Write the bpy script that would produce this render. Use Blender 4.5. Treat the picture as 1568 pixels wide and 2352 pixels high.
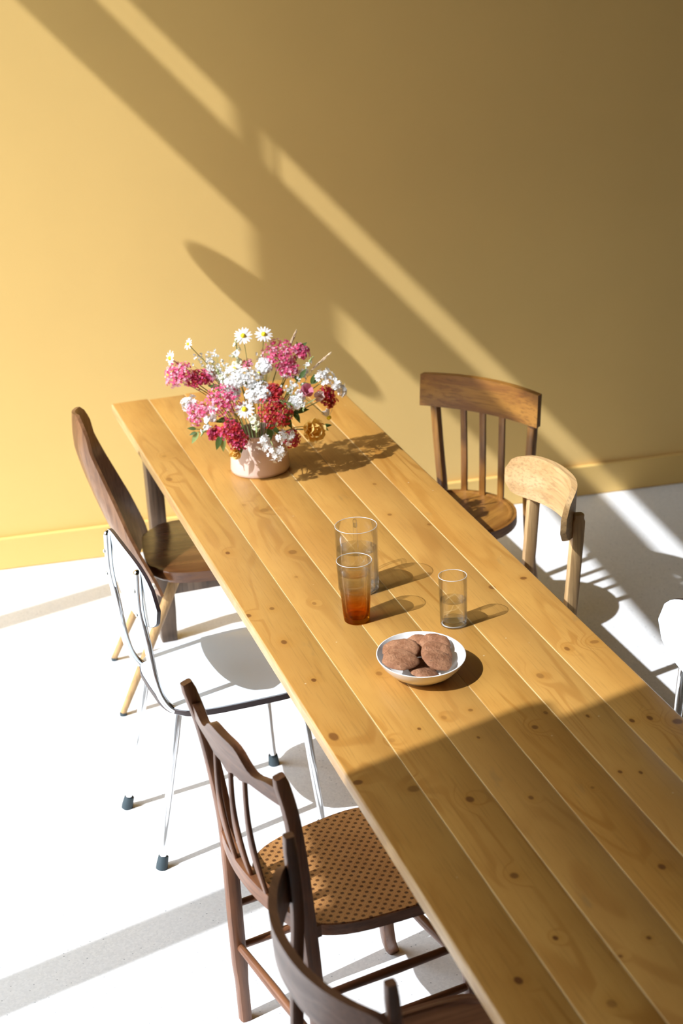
import bpy, bmesh, math, random
from mathutils import Vector, Matrix, Euler

for _o in list(bpy.data.objects):
    bpy.data.objects.remove(_o, do_unlink=True)
SC = bpy.context.scene
COL = SC.collection
PI = math.pi

# ------------------------------------------------------------------ camera
YAW, PITCH, ROLL, FPX = 0.1893, 0.3975, 0.0518, 4011.9951
cy_, sy_ = math.cos(YAW), math.sin(YAW)
_f = Vector((sy_*math.cos(PITCH), cy_*math.cos(PITCH), -math.sin(PITCH)))
_r = Vector((cy_, -sy_, 0.0))
_d = _f.cross(_r)
_r2 = math.cos(ROLL)*_r + math.sin(ROLL)*_d
_d2 = -math.sin(ROLL)*_r + math.cos(ROLL)*_d
cam = bpy.data.cameras.new('camera')
camo = bpy.data.objects.new('camera', cam)
COL.objects.link(camo)
M = Matrix((( _r2.x, -_d2.x, -_f.x, 0.0), (_r2.y, -_d2.y, -_f.y, -6.0517), (_r2.z, -_d2.z, -_f.z, 2.6415), (0, 0, 0, 1)))
camo.matrix_world = M
cam.sensor_fit = 'VERTICAL'
cam.sensor_width = 24.0
cam.sensor_height = 36.0
cam.lens = FPX/2352.0*36.0
cam.clip_end = 60
cam.dof.use_dof = True
cam.dof.focus_distance = 4.25
cam.dof.aperture_fstop = 3.6
SC.camera = camo

# ------------------------------------------------------------------ light and exposure
AZ, EL = 0.3695, 0.8092
SUN = Vector((math.cos(AZ)*math.cos(EL), math.sin(AZ)*math.cos(EL), -math.sin(EL)))
sl = bpy.data.lights.new('sun', 'SUN')
sl.energy = 5.7
sl.angle = math.radians(0.34)
sl.color = (0.96, 1.0, 1.07)
slo = bpy.data.objects.new('sun', sl)
COL.objects.link(slo)
slo.location = (-8, -4, 9)
slo.rotation_euler = SUN.to_track_quat('-Z', 'Y').to_euler()
w = bpy.data.worlds.new('sky')
SC.world = w
w.use_nodes = True
nt = w.node_tree
bg = nt.nodes['Background']
tc = nt.nodes.new('ShaderNodeTexCoord')
sp = nt.nodes.new('ShaderNodeSeparateXYZ')
ramp = nt.nodes.new('ShaderNodeValToRGB')
mp = nt.nodes.new('ShaderNodeMath')
mp.operation = 'MULTIPLY_ADD'
mp.inputs[1].default_value = 0.5
mp.inputs[2].default_value = 0.5
er = ramp.color_ramp
er.elements[0].position = 0.0
er.elements[0].color = (0.12, 0.115, 0.10, 1)            # ground outside
er.elements[1].position = 1.0
er.elements[1].color = (0.76, 0.87, 1.0, 1)              # bright hazy sky overhead
for _p, _c in ((0.50, (0.15, 0.145, 0.13, 1)), (0.63, (0.20, 0.20, 0.19, 1)), (0.74, (0.92, 0.97, 1.03, 1))):
    _e = er.elements.new(_p)                             # unseen skyline of trees and houses, added to dim low light into the room
    _e.color = _c
nt.links.new(tc.outputs['Generated'], sp.inputs[0])
nt.links.new(sp.outputs[2], mp.inputs[0])
nt.links.new(mp.outputs[0], ramp.inputs[0])
nt.links.new(ramp.outputs[0], bg.inputs[0])
bg.inputs[1].default_value = 6.4
SC.view_settings.view_transform = 'Standard'
SC.view_settings.look = 'None'
SC.view_settings.gamma = 1.0
SC.view_settings.exposure = 0.0
SC.view_settings.use_curve_mapping = False
SC.cycles.max_bounces = 10
SC.cycles.diffuse_bounces = 6
SC.cycles.transparent_max_bounces = 16
SC.cycles.transmission_bounces = 8
SC.cycles.sample_clamp_indirect = 4.0
SC.cycles.caustics_refractive = False
SC.cycles.caustics_reflective = False
SC.cycles.use_denoising = True

# ------------------------------------------------------------------ helpers
def obj(name, bm, mat, parent=None, smooth=True, kind=None, label=None):
    bmesh.ops.recalc_face_normals(bm, faces=bm.faces)
    me = bpy.data.meshes.new(name)
    bm.to_mesh(me)
    bm.free()
    for p in me.polygons:
        p.use_smooth = bool(smooth)
    if smooth is True or smooth == 1:
        try:
            me.set_sharp_from_angle(angle=math.radians(42))
        except Exception:
            pass
    for m in (mat if isinstance(mat, (list, tuple)) else [mat]):
        me.materials.append(m)
    o = bpy.data.objects.new(name, me)
    COL.objects.link(o)
    if parent is not None:
        o.parent = parent
    if kind:
        o['kind'] = kind
    if label:
        o['label'] = label
    return o

def thing(name, label, cat, loc=(0, 0, 0), rotz=0.0, group=None):
    o = bpy.data.objects.new(name, None)
    o.empty_display_size = 0.1
    COL.objects.link(o)
    o.location = loc
    o.rotation_euler = (0, 0, rotz)
    o['label'] = label
    o['category'] = cat
    if group:
        o['group'] = group
    return o

def tag(o, label, cat, group=None):
    o['label'] = label
    o['category'] = cat
    if group:
        o['group'] = group
    return o

def box(bm, x0, x1, y0, y1, z0, z1, bev=0.0, seg=2):
    vs = [bm.verts.new((x, y, z)) for x in (x0, x1) for y in (y0, y1) for z in (z0, z1)]
    q = [(0, 1, 3, 2), (4, 6, 7, 5), (0, 4, 5, 1), (2, 3, 7, 6), (0, 2, 6, 4), (1, 5, 7, 3)]
    fs = [bm.faces.new([vs[i] for i in f]) for f in q]
    if bev > 0:
        es = list({e for f in fs for e in f.edges})
        bmesh.ops.bevel(bm, geom=es, offset=bev, segments=seg, profile=0.5, affect='EDGES', clamp_overlap=True)
    return bm

def NB():
    return bmesh.new()

def frames(pts, up=Vector((0, 0, 1))):
    pts = [Vector(p) for p in pts]
    out = []
    n = len(pts)
    for i in range(n):
        t = (pts[min(i+1, n-1)] - pts[max(i-1, 0)]).normalized()
        s = t.cross(up)
        if s.length < 1e-4:
            s = t.cross(Vector((1, 0, 0)))
        s.normalize()
        u = s.cross(t).normalized()
        out.append((pts[i], t, s, u))
    return out

def sweep(bm, pts, profs, up=Vector((0, 0, 1)), cap=True):
    """profs: list (one per point) of 2D outlines (side, up)."""
    fr = frames(pts, up)
    rings = []
    for (p, t, s, u), pr in zip(fr, profs):
        rings.append([bm.verts.new(p + s*a + u*b) for a, b in pr])
    k = len(rings[0])
    for A, B in zip(rings, rings[1:]):
        for i in range(k):
            bm.faces.new((A[i], A[(i+1) % k], B[(i+1) % k], B[i]))
    if cap:
        bm.faces.new(rings[0][::-1])
        bm.faces.new(rings[-1])
    return bm

def circ(r, n=10, r2=None):
    r2 = r if r2 is None else r2
    return [(r*math.cos(2*PI*i/n), r2*math.sin(2*PI*i/n)) for i in range(n)]

def rrect(w, h, b=0.2, n=3):
    """rounded rectangle outline; b = corner radius as a share of the short side"""
    r = min(w, h)*b
    out = []
    for cx, cyy, a0 in ((w/2-r, h/2-r, 0), (-w/2+r, h/2-r, 90), (-w/2+r, -h/2+r, 180), (w/2-r, -h/2+r, 270)):
        for i in range(n):
            a = math.radians(a0 + 90*i/(n-1))
            out.append((cx + r*math.cos(a), cyy + r*math.sin(a)))
    return out

def tube(bm, pts, r, n=10, up=Vector((0, 0, 1)), cap=True):
    rs = r if isinstance(r, (list, tuple)) else [r]*len(pts)
    return sweep(bm, pts, [circ(q, n) for q in rs], up, cap)

def bez(ps, n=12):
    """Catmull-Rom through the points"""
    ps = [Vector(p) for p in ps]
    P = [ps[0]*2 - ps[1]] + ps + [ps[-1]*2 - ps[-2]]
    out = []
    for i in range(1, len(P)-2):
        for k in range(n):
            t = k/n
            a, b, c, d = P[i-1], P[i], P[i+1], P[i+2]
            out.append(0.5*((2*b) + (c-a)*t + (2*a-5*b+4*c-d)*t*t + (3*b-a-3*c+d)*t**3))
    out.append(ps[-1])
    return out

def lathe(bm, prof, n=40, c=(0, 0), sy=1.0):
    rings = []
    for r, z in prof:
        if r < 1e-6:
            rings.append([bm.verts.new((c[0], c[1], z))])
        else:
            rings.append([bm.verts.new((c[0]+r*math.cos(2*PI*i/n), c[1]+sy*r*math.sin(2*PI*i/n), z)) for i in range(n)])
    for A, B in zip(rings, rings[1:]):
        for i in range(n):
            a = A[i % len(A)]; b = A[(i+1) % len(A)]; c2 = B[(i+1) % len(B)]; d = B[i % len(B)]
            vs = []
            for v in (a, b, c2, d):
                if v not in vs:
                    vs.append(v)
            if len(vs) >= 3:
                bm.faces.new(vs)
    return bm

def slab(bm, outline, z0, z1, bev=0.004, seg=2, dome=0.0):
    """solid from a 2D outline between two heights, edges rounded"""
    lo = [bm.verts.new((x, y, z0)) for x, y in outline]
    hi = [bm.verts.new((x, y, z1)) for x, y in outline]
    n = len(outline)
    fb = bm.faces.new(lo[::-1]); ft = bm.faces.new(hi)
    for i in range(n):
        bm.faces.new((lo[i], lo[(i+1) % n], hi[(i+1) % n], hi[i]))
    if bev > 0:
        es = list(fb.edges) + list(ft.edges)
        bmesh.ops.bevel(bm, geom=es, offset=bev, segments=seg, profile=0.5, affect='EDGES', clamp_overlap=True)
    return bm

# ------------------------------------------------------------------ materials
class MN:
    def __init__(s, name):
        s.m = bpy.data.materials.new(name)
        s.m.use_nodes = True
        s.t = s.m.node_tree
        s.b = s.t.nodes['Principled BSDF']
        s.out = s.t.nodes['Material Output']
    def n(s, kind, **kw):
        x = s.t.nodes.new(kind)
        for k, v in kw.items():
            setattr(x, k, v)
        return x
    def l(s, a, b):
        s.t.links.new(a, b)
    def math(s, op, a, b=None, c=None, clamp=False):
        x = s.n('ShaderNodeMath', operation=op)
        x.use_clamp = clamp
        for i, v in enumerate((a, b, c)):
            if v is None:
                continue
            if isinstance(v, (int, float)):
                x.inputs[i].default_value = v
            else:
                s.l(v, x.inputs[i])
        return x.outputs[0]
    def mix(s, fac, a, b, mode='MIX'):
        x = s.n('ShaderNodeMix', data_type='RGBA', blend_type=mode)
        if isinstance(fac, (int, float)):
            x.inputs[0].default_value = fac
        else:
            s.l(fac, x.inputs[0])
        for i, v in ((6, a), (7, b)):
            if isinstance(v, (tuple, list)):
                x.inputs[i].default_value = (*v[:3], 1)
            else:
                s.l(v, x.inputs[i])
        return x.outputs[2]
    def noise(s, vec, scale, detail=3, rough=.5, dist=0.0):
        x = s.n('ShaderNodeTexNoise')
        x.inputs['Scale'].default_value = scale
        x.inputs['Detail'].default_value = detail
        x.inputs['Roughness'].default_value = rough
        x.inputs['Distortion'].default_value = dist
        if vec is not None:
            s.l(vec, x.inputs['Vector'])
        return x.outputs['Fac']
    def mapr(s, v, a, b, c=0.0, d=1.0, smooth=True):
        x = s.n('ShaderNodeMapRange')
        x.interpolation_type = 'SMOOTHSTEP' if smooth else 'LINEAR'
        s.l(v, x.inputs[0])
        for i, q in enumerate((a, b, c, d)):
            x.inputs[i+1].default_value = q
        return x.outputs[0]
    def mapping(s, vec, scale, loc=(0, 0, 0)):
        x = s.n('ShaderNodeMapping')
        x.inputs['Scale'].default_value = scale
        x.inputs['Location'].default_value = loc
        s.l(vec, x.inputs['Vector'])
        return x.outputs[0]
    def objc(s):
        return s.n('ShaderNodeTexCoord').outputs['Object']
    def bump(s, h, strength=.2, dist=.002):
        x = s.n('ShaderNodeBump')
        x.inputs['Strength'].default_value = strength
        x.inputs['Distance'].default_value = dist
        s.l(h, x.inputs['Height'])
        s.l(x.outputs[0], s.b.inputs['Normal'])
    def set(s, **kw):
        for k, v in kw.items():
            i = s.b.inputs[k.replace('_', ' ')]
            if isinstance(v, (tuple, list)):
                i.default_value = (*v, 1) if len(v) == 3 else v
            elif isinstance(v, (int, float)):
                i.default_value = v
            else:
                s.l(v, i)

def plain(name, col, rough=.5, metal=0.0, coat=0.0, var=0.0, sub=0.0):
    k = MN(name)
    k.set(Roughness=rough, Metallic=metal)
    k.b.inputs['Coat Weight'].default_value = coat
    k.b.inputs['Coat Roughness'].default_value = .12
    if var > 0:
        f = k.noise(k.objc(), 24, 4)
        c = k.mix(k.mapr(f, .3, .7), tuple(x*(1-var) for x in col), tuple(min(1, x*(1+var)) for x in col))
        k.set(Base_Color=c)
    else:
        k.set(Base_Color=tuple(col))
    if sub > 0:
        k.b.inputs['Subsurface Weight'].default_value = sub
        k.b.inputs['Subsurface Radius'].default_value = (.004, .003, .002)
    return k.m

def wood(name, dark, light, axis='z', rough=.35, coat=.3, fine=.5, scale=1.0):
    k = MN(name)
    oc = k.objc()
    i = 'xyz'.index(axis)
    a = [22*scale]*3; a[i] = 1.8*scale
    b = [170*scale]*3; b[i] = 7*scale
    f = k.noise(k.mapping(oc, a), 1.0, 6, .6, .6)
    c = k.mix(k.mapr(f, .32, .68), dark, light)
    g = k.noise(k.mapping(oc, b), 1.0, 3, .6)
    c = k.mix(k.math('MULTIPLY', k.mapr(g, .48, .66), fine), c, tuple(x*.55 for x in dark))
    wear = k.noise(oc, 9*scale, 3)
    c = k.mix(k.math('MULTIPLY', k.mapr(wear, .55, .75), .35), c, tuple(min(1, x*1.35) for x in light))
    k.set(Base_Color=c, Roughness=k.mapr(f, .3, .7, rough+.08, rough-.05))
    k.b.inputs['Coat Weight'].default_value = coat
    k.b.inputs['Coat Roughness'].default_value = .2
    k.bump(g, .12, .001)
    return k.m

def lin(r, g, b):
    f = lambda v: ((v/255+.055)/1.055)**2.4 if v > 10 else v/255/12.92
    return (f(r), f(g), f(b))

# wall paint
def wall_mat():
    k = MN('ochre_paint')
    oc = k.objc()
    n1 = k.noise(oc, 1.6, 3)
    n2 = k.noise(oc, 220, 2)
    c = k.mix(k.mapr(n1, .3, .7), WALLC, tuple(x*1.04 for x in WALLC))
    k.set(Base_Color=c, Roughness=.85)
    k.b.inputs['Specular IOR Level'].default_value = .2
    k.b.inputs['Sheen Weight'].default_value = .8
    k.b.inputs['Sheen Roughness'].default_value = .5
    k.b.inputs['Sheen Tint'].default_value = (1, .97, .9, 1)
    k.bump(n2, .08, .001)
    return k.m
WALLC = (.735, .482, .150)
M_wall = wall_mat()
M_base = plain('ochre_gloss_paint', tuple(x*1.0 for x in WALLC), .4)
M_ceil = plain('dark_ceiling_boards', (.06, .05, .04), .9)
M_plaster = plain('dark_room_plaster', (.07, .06, .045), .9)
M_frame = plain('dark_window_frame', (.18, .17, .16), .5)

def floor_mat():
    k = MN('pale_terrazzo')
    oc = k.objc()
    v = k.n('ShaderNodeTexVoronoi'); v.inputs['Scale'].default_value = 90
    k.l(oc, v.inputs['Vector'])
    sp = k.mapr(v.outputs['Distance'], .10, .25, 1, 0)
    cs = k.n('ShaderNodeSeparateColor'); k.l(v.outputs['Color'], cs.inputs[0])
    sel = k.mapr(cs.outputs[0], .80, .84)
    dark = k.math('MULTIPLY', sp, sel)
    v2 = k.n('ShaderNodeTexVoronoi'); v2.inputs['Scale'].default_value = 180
    k.l(oc, v2.inputs['Vector'])
    cs2 = k.n('ShaderNodeSeparateColor'); k.l(v2.outputs['Color'], cs2.inputs[0])
    base = k.mix(cs2.outputs[1], (.74, .745, .74), (.84, .84, .83))
    n1 = k.noise(oc, 2.5, 3)
    base = k.mix(k.math('MULTIPLY', k.mapr(n1, .35, .7), .25), base, (.74, .74, .73))
    c = k.mix(k.math('MULTIPLY', dark, .7), base, (.22, .24, .26))
    k.set(Base_Color=c, Roughness=.42)
    return k.m
M_floor = floor_mat()

KNOTS = [(0.028,0.751,0.0089,0.0137,0.50),(0.056,0.557,0.0065,0.0088,0.30),(0.055,1.341,0.0056,0.0088,0.80),(0.224,1.097,0.0118,0.0122,0.40),(0.216,1.406,0.0104,0.0130,0.50),(0.007,1.729,0.0074,0.0094,0.80),(0.072,1.714,0.0060,0.0076,0.60),(0.177,1.728,0.0052,0.0076,0.50),(0.049,1.901,0.0065,0.0104,0.80),(0.059,2.110,0.0055,0.0079,0.90),(0.024,2.369,0.0097,0.0167,0.80),(0.014,2.563,0.0099,0.0088,0.90),(0.204,2.408,0.0039,0.0056,0.80),(0.270,2.383,0.0059,0.0085,0.35),(0.335,2.375,0.0052,0.0057,0.60),(0.307,2.490,0.0032,0.0054,0.80),(0.201,2.708,0.0078,0.0107,0.90),(0.111,2.629,0.0122,0.0110,0.60),(0.315,2.748,0.0048,0.0070,0.80),(0.206,2.138,0.0069,0.0095,0.45),(0.615,1.818,0.0075,0.0112,0.70),(0.708,1.800,0.0083,0.0076,0.80),(0.647,2.194,0.0055,0.0095,0.70),(0.537,2.290,0.0074,0.0120,0.50),(0.720,2.187,0.0104,0.0080,0.50),(0.434,2.496,0.0064,0.0081,0.80),(0.480,2.448,0.0045,0.0069,0.70),(0.557,2.496,0.0032,0.0068,0.80),(0.635,2.550,0.0051,0.0080,0.90),(0.675,2.554,0.0057,0.0093,0.90),(0.722,2.590,0.0107,0.0105,0.90),(0.520,2.727,0.0042,0.0060,0.90),(0.557,2.745,0.0036,0.0060,0.90),(0.443,2.760,0.0036,0.0047,0.60),(0.443,3.056,0.0066,0.0089,0.90),(0.173,3.180,0.0047,0.0063,1.00),(0.323,3.239,0.0042,0.0053,0.90),(0.255,3.267,0.0041,0.0043,0.80),(0.067,3.264,0.0071,0.0102,1.00),(0.180,2.981,0.0078,0.0091,0.80),(0.427,0.816,0.0054,0.0082,0.50),(0.570,1.041,0.0052,0.0076,0.50),(0.535,1.272,0.0058,0.0070,0.60),(0.610,1.382,0.0049,0.0067,0.50),(0.224,0.390,0.0067,0.0094,0.40),(0.134,2.431,0.0064,0.0082,0.30),(0.181,1.036,0.0060,0.0075,0.30),(0.279,1.743,0.0052,0.0076,0.40),(0.186,3.375,0.0080,0.0096,0.50),(0.180,1.560,0.0046,0.0061,0.35)]
PW = 0.7425/6

def pine_mat():
    k = MN('lacquered_pine')
    oc = k.objc()
    sx = k.n('ShaderNodeSeparateXYZ'); k.l(oc, sx.inputs[0])
    u, v = sx.outputs[0], sx.outputs[1]
    fl = k.math('FLOOR', k.math('DIVIDE', u, PW))
    # distances to the knots (stretched along the grain) for halos and cores
    core = None; halo = None
    for (ku, kv, ru, rv, d) in KNOTS:
        q = k.n('ShaderNodeVectorMath', operation='MULTIPLY_ADD')
        k.l(oc, q.inputs[0])
        q.inputs[1].default_value = (1/ru, 1/rv, 0)
        q.inputs[2].default_value = (-ku/ru, kv/rv, 0)
        ln = k.n('ShaderNodeVectorMath', operation='LENGTH'); k.l(q.outputs[0], ln.inputs[0])
        c = k.mapr(ln.outputs['Value'], .75, 1.35, d, 0)
        h = k.mapr(ln.outputs['Value'], 1.0, 6.0, 1, 0)
        core = c if core is None else k.math('MAXIMUM', core, c)
        halo = h if halo is None else k.math('MAXIMUM', halo, h)
    cv = k.n('ShaderNodeCombineXYZ')
    k.l(k.math('ADD', k.math('MULTIPLY', u, 5.0), k.math('MULTIPLY', halo, .22)), cv.inputs[0])
    k.l(k.math('MULTIPLY', v, .55), cv.inputs[1])
    k.l(k.math('MULTIPLY', fl, 7.31), cv.inputs[2])
    f1 = k.noise(cv.outputs[0], 1.0, 2, .45, .3)
    s1 = k.math('SINE', k.math('MULTIPLY', f1, 95.0))
    rings = k.mapr(s1, .25, 1.0)
    brk = k.noise(k.mapping(oc, (9, 2.2, 9)), 1.0, 2)
    rings = k.math('MULTIPLY', rings, k.mapr(brk, .40, .66))
    fine = k.noise(k.mapping(oc, (240, 7, 240)), 1.0, 4, .6)
    cloud = k.noise(k.mapping(oc, (7, 2.5, 7), (3, 1, 0)), 1.0, 4, .6)
    tone = k.noise(cv.outputs[0], .8, 1)
    A = (.395, .185, .036); B = (.465, .240, .054); RG = (.30, .115, .014)
    c = k.mix(k.mapr(cloud, .3, .7), A, B)
    c = k.mix(k.math('MULTIPLY', rings, .62), c, RG)
    c = k.mix(k.math('MULTIPLY', k.mapr(fine, .5, .7), .42), c, (.25, .115, .022))
    c = k.mix(k.math('MULTIPLY', k.mapr(tone, .4, .65), .18), c, (.47, .29, .10))
    c = k.mix(k.math('MULTIPLY', k.math('POWER', halo, 3.0), .28), c, (.36, .155, .022))
    c = k.mix(core, c, (.125, .040, .008))
    # grey water marks and dents, tiny pale chips, worn pale arrises along the joints
    st = k.noise(k.mapping(oc, (16, 5, 16), (7, 2, 1)), 1.0, 3, .6)
    c = k.mix(k.math('MULTIPLY', k.mapr(st, .66, .76), .35), c, (.20, .13, .055))
    vo = k.n('ShaderNodeTexVoronoi'); vo.inputs['Scale'].default_value = 24
    k.l(oc, vo.inputs['Vector'])
    cs = k.n('ShaderNodeSeparateColor'); k.l(vo.outputs['Color'], cs.inputs[0])
    chip = k.math('MULTIPLY', k.mapr(vo.outputs['Distance'], .03, .07, 1, 0), k.mapr(cs.outputs[0], .84, .88))
    c = k.mix(k.math('MULTIPLY', chip, .8), c, (.66, .50, .30))
    fr = k.math('FRACT', k.math('DIVIDE', u, PW))
    ed = k.math('ABSOLUTE', k.math('SUBTRACT', fr, .5))
    wn = k.noise(k.mapping(oc, (60, 5, 60)), 1.0, 3)
    wear = k.math('MULTIPLY', k.mapr(ed, .480, .490), k.mapr(wn, .30, .55, .22, .75))
    c = k.mix(wear, c, (.72, .53, .25))
    k.set(Base_Color=c, Roughness=k.mapr(cloud, .3, .7, .44, .34))
    k.b.inputs['Coat Weight'].default_value = .10
    k.b.inputs['Specular IOR Level'].default_value = .35
    k.b.inputs['Coat Roughness'].default_value = .16
    k.bump(k.math('ADD', fine, k.math('MULTIPLY', core, -.8)), .10, .001)
    return k.m
M_pine = pine_mat()
M_pine_edge = wood('pine_edge', (.40, .23, .085), (.55, .37, .18), 'y', .4, .2, .25)
M_leg = wood('dark_table_leg', (.060, .035, .020), (.14, .09, .055), 'z', .45, .15)
M_chrome = plain('chrome', (.80, .82, .84), .07, 1.0)
M_form = plain('white_laminate', (.68, .76, .82), .24, 0, .3)
M_ply_edge = plain('dark_laminate_edge', (.035, .022, .022), .4)
M_rubber = plain('grey_rubber', (.035, .055, .065), .6)
M_screw = plain('steel_screw', (.75, .74, .70), .25, 1.0)
M_brass = plain('pale_rivet', (.85, .82, .72), .3, .6)

# ------------------------------------------------------------------ room
def structure(name, bm, m, parent=None):
    o = obj(name, bm, m, parent, smooth=False)
    if parent is None:
        o['kind'] = 'structure'
    return o
XL, XR, YF, ZC = -2.5, 6.5, -8.5, 6.3
bm = NB(); box(bm, XL-.4, XR+.3, YF-.3, .3, -.2, 0); structure('floor', bm, M_floor)
bm = NB(); box(bm, XL-.4, XR+.3, 0, .3, 0, ZC); structure('wall_back', bm, M_wall)
bm = NB(); box(bm, XR, XR+.3, YF, 0, 0, ZC); structure('wall_right', bm, M_plaster)
bm = NB(); box(bm, XL-.4, XR+.3, YF-.3, YF, 0, ZC); structure('wall_front', bm, M_plaster)
bm = NB(); box(bm, XL-.4, XR+.3, YF-.3, .3, ZC, ZC+.2); structure('ceiling', bm, M_ceil)
bm = NB(); box(bm, XL, XR, -.018, 0, 0, .1255, .006, 3); structure('baseboard_back', bm, M_base)
# window wall on the left: glazing from sill to the second storey, solid beyond the near jamb
WY0, WY1, WTOP, WSILL = -4.215, -.30, 5.465, .10
T = .06
bm = NB()
box(bm, XL-T, XL, YF, WY0, 0, 4.76)
box(bm, XL-T, XL, YF, -4.31, 4.76, WTOP)
box(bm, XL-T, XL, WY1, 0, 0, WTOP)
box(bm, XL-T, XL, YF, 0, WTOP, ZC)
box(bm, XL-T, XL, WY0, WY1, 0, WSILL)
structure('wall_left', bm, M_wall)
win = bpy.data.objects.new('window_1', None); COL.objects.link(win); win.location = (XL, -2.2, 0); win['kind'] = 'structure'
def wpart(name, y0, y1, z0, z1):
    b = NB(); box(b, -T*.8, -T*.2, y0+2.2, y1+2.2, z0, z1)
    obj(name, b, M_frame, win, smooth=False)
wpart('transom', -3.03, WY1, 5.063, 5.302)
wpart('mullion', -1.434, -1.331, WSILL, 5.08)
wpart('mullion', -1.346, -1.316, 5.29, WTOP)
wpart('mullion', -3.505, -3.365, WSILL, 4.08)
wpart('transom', -4.22, -3.365, 3.90, 4.09)

# small round pendant whose shade throws the pointed shadow on the wall
pend = thing('pendant_lamp', 'round enamel pendant lamp whose shadow falls pointed on the ochre wall', 'lamp', (-.680, -.648, 2.706))
M_enamel = plain('dark_enamel', (.06, .06, .06), .3)
bm = NB(); lathe(bm, [(.125, 0), (.118, .006), (.085, .016), (.045, .024), (.022, .032), (.018, .032), (.04, .020), (.082, .012), (.116, .002), (.125, 0)], 40)
shade = obj('lamp_shade', bm, M_enamel, pend)
shade.rotation_euler = Vector((.217, .190, 1)).to_track_quat('Z', 'Y').to_euler()   # hangs a little askew
bm = NB(); lathe(bm, [(0, .075), (.012, .07), (.014, .04), (.014, .025), (0, .025)], 16); obj('lamp_holder', bm, M_enamel, pend)
bm = NB(); tube(bm, [(0, 0, .07), (0, 0, 1.8), (0, 0, 3.598)], .003, 8); obj('cord', bm, M_enamel, pend)

# ------------------------------------------------------------------ dining table
HT = .759
TROT = .1023
OX, OY = .30494, -.49786
LEN = 4.45
table = thing('dining_table', 'long pine plank dining table with knots and a worn pale edge', 'table', (OX, OY, 0), TROT)
TH = .030
random.seed(4)
ends = [0.0, .012, .006, .010, .004, .010]
for i in range(6):
    x0, x1 = i*PW, (i+1)*PW
    g = .0004
    bm = NB()
    box(bm, x0 + (g if i else 0), x1 - (g if i < 5 else 0), -LEN, -ends[i], HT-TH, HT)
    bm.verts.ensure_lookup_table()
    big = []; small = []
    for e in bm.edges:
        a, b = e.verts
        if abs(a.co.y-b.co.y) > 1 and min(a.co.z, b.co.z) > HT-.001:
            outer = (i == 0 and a.co.x < x0+.002) or (i == 5 and a.co.x > x1-.002)
            (big if outer else small).append(e)
        elif abs(a.co.z-b.co.z) > .01 and a.co.y > -1:
            small.append(e)
    if big:
        bmesh.ops.bevel(bm, geom=big, offset=.006, segments=4, profile=.5, affect='EDGES')
    small = [e for e in small if e.is_valid]
    bmesh.ops.bevel(bm, geom=small, offset=.0016, segments=2, profile=.5, affect='EDGES')
    o = obj('plank', bm, [M_pine, M_pine_edge], table)
    if i in (0, 5):
        for p in o.data.polygons:
            if abs(p.normal.x) > .55 and ((i == 0 and p.center.x < .02) or (i == 5 and p.center.x > x1-.02)):
                p.material_index = 1
# underframe
def bar(name, x0, x1, y0, y1, z0, z1, m=M_leg, parent=table, bev=.003):
    b = NB(); box(b, x0, x1, y0, y1, z0, z1, bev); return obj(name, b, m, parent)
W6 = .7425
LV = [.245, 3.95]
for v in LV:
    for x0 in (.04, W6-.04-.055):
        bm = NB()
        s = .055
        cx, cyy = x0+s/2, -v-s/2
        pts = [(cx, cyy, HT-TH-.001), (cx, cyy, .30), (cx, cyy, .27), (cx, cyy, .12), (cx, cyy, 0)]
        ww = [s, s*.94, s*1.1, s*1.1, s*.95]
        sweep(bm, pts, [rrect(q, q, .12) for q in ww], up=Vector((0, 1, 0)))
        obj('leg', bm, M_leg, table)
    bar('stretcher', .095, W6-.095, -v-.043, -v-.012, .165, .215)
bar('apron', .10, W6-.10, -LV[0]-.04, -LV[0]-.018, .68, HT-TH-.001)
bar('apron', .10, W6-.10, -LV[1]-.04, -LV[1]-.018, .68, HT-TH-.001)
bar('apron', .12, .142, -LV[1]-.02, -LV[0]-.03, .69, HT-TH-.001)
bar('apron', W6-.142, W6-.12, -LV[1]-.02, -LV[0]-.03, .69, HT-TH-.001)

# ------------------------------------------------------------------ chairs
def place(name, label, x, y, deg):
    return thing(name, label, 'chair', (x, y, 0), math.radians(deg), 'chairs along the pine table')

def curved_panel(bm, ycoords, xf, zlo, zhi, th):
    """bent board: for each y a centre x, lower and upper edge; thickness th along x"""
    n = len(ycoords)
    nz = 5
    F, Bk = [], []
    for y in ycoords:
        a, b = zlo(y), zhi(y)
        F.append([bm.verts.new((xf(y, a+(b-a)*k/(nz-1))+th/2, y, a+(b-a)*k/(nz-1))) for k in range(nz)])
        Bk.append([bm.verts.new((xf(y, a+(b-a)*k/(nz-1))-th/2, y, a+(b-a)*k/(nz-1))) for k in range(nz)])
    for i in range(n-1):
        for k in range(nz-1):
            bm.faces.new((F[i][k], F[i+1][k], F[i+1][k+1], F[i][k+1]))
            bm.faces.new((Bk[i][k], Bk[i][k+1], Bk[i+1][k+1], Bk[i+1][k]))
        bm.faces.new((F[i][0], Bk[i][0], Bk[i+1][0], F[i+1][0]))
        bm.faces.new((F[i][nz-1], F[i+1][nz-1], Bk[i+1][nz-1], Bk[i][nz-1]))
    for i in (0, n-1):
        for k in range(nz-1):
            bm.faces.new((F[i][k], F[i][k+1], Bk[i][k+1], Bk[i][k]) if i == 0 else (F[i][k], Bk[i][k], Bk[i][k+1], F[i][k+1]))
    return bm

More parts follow.
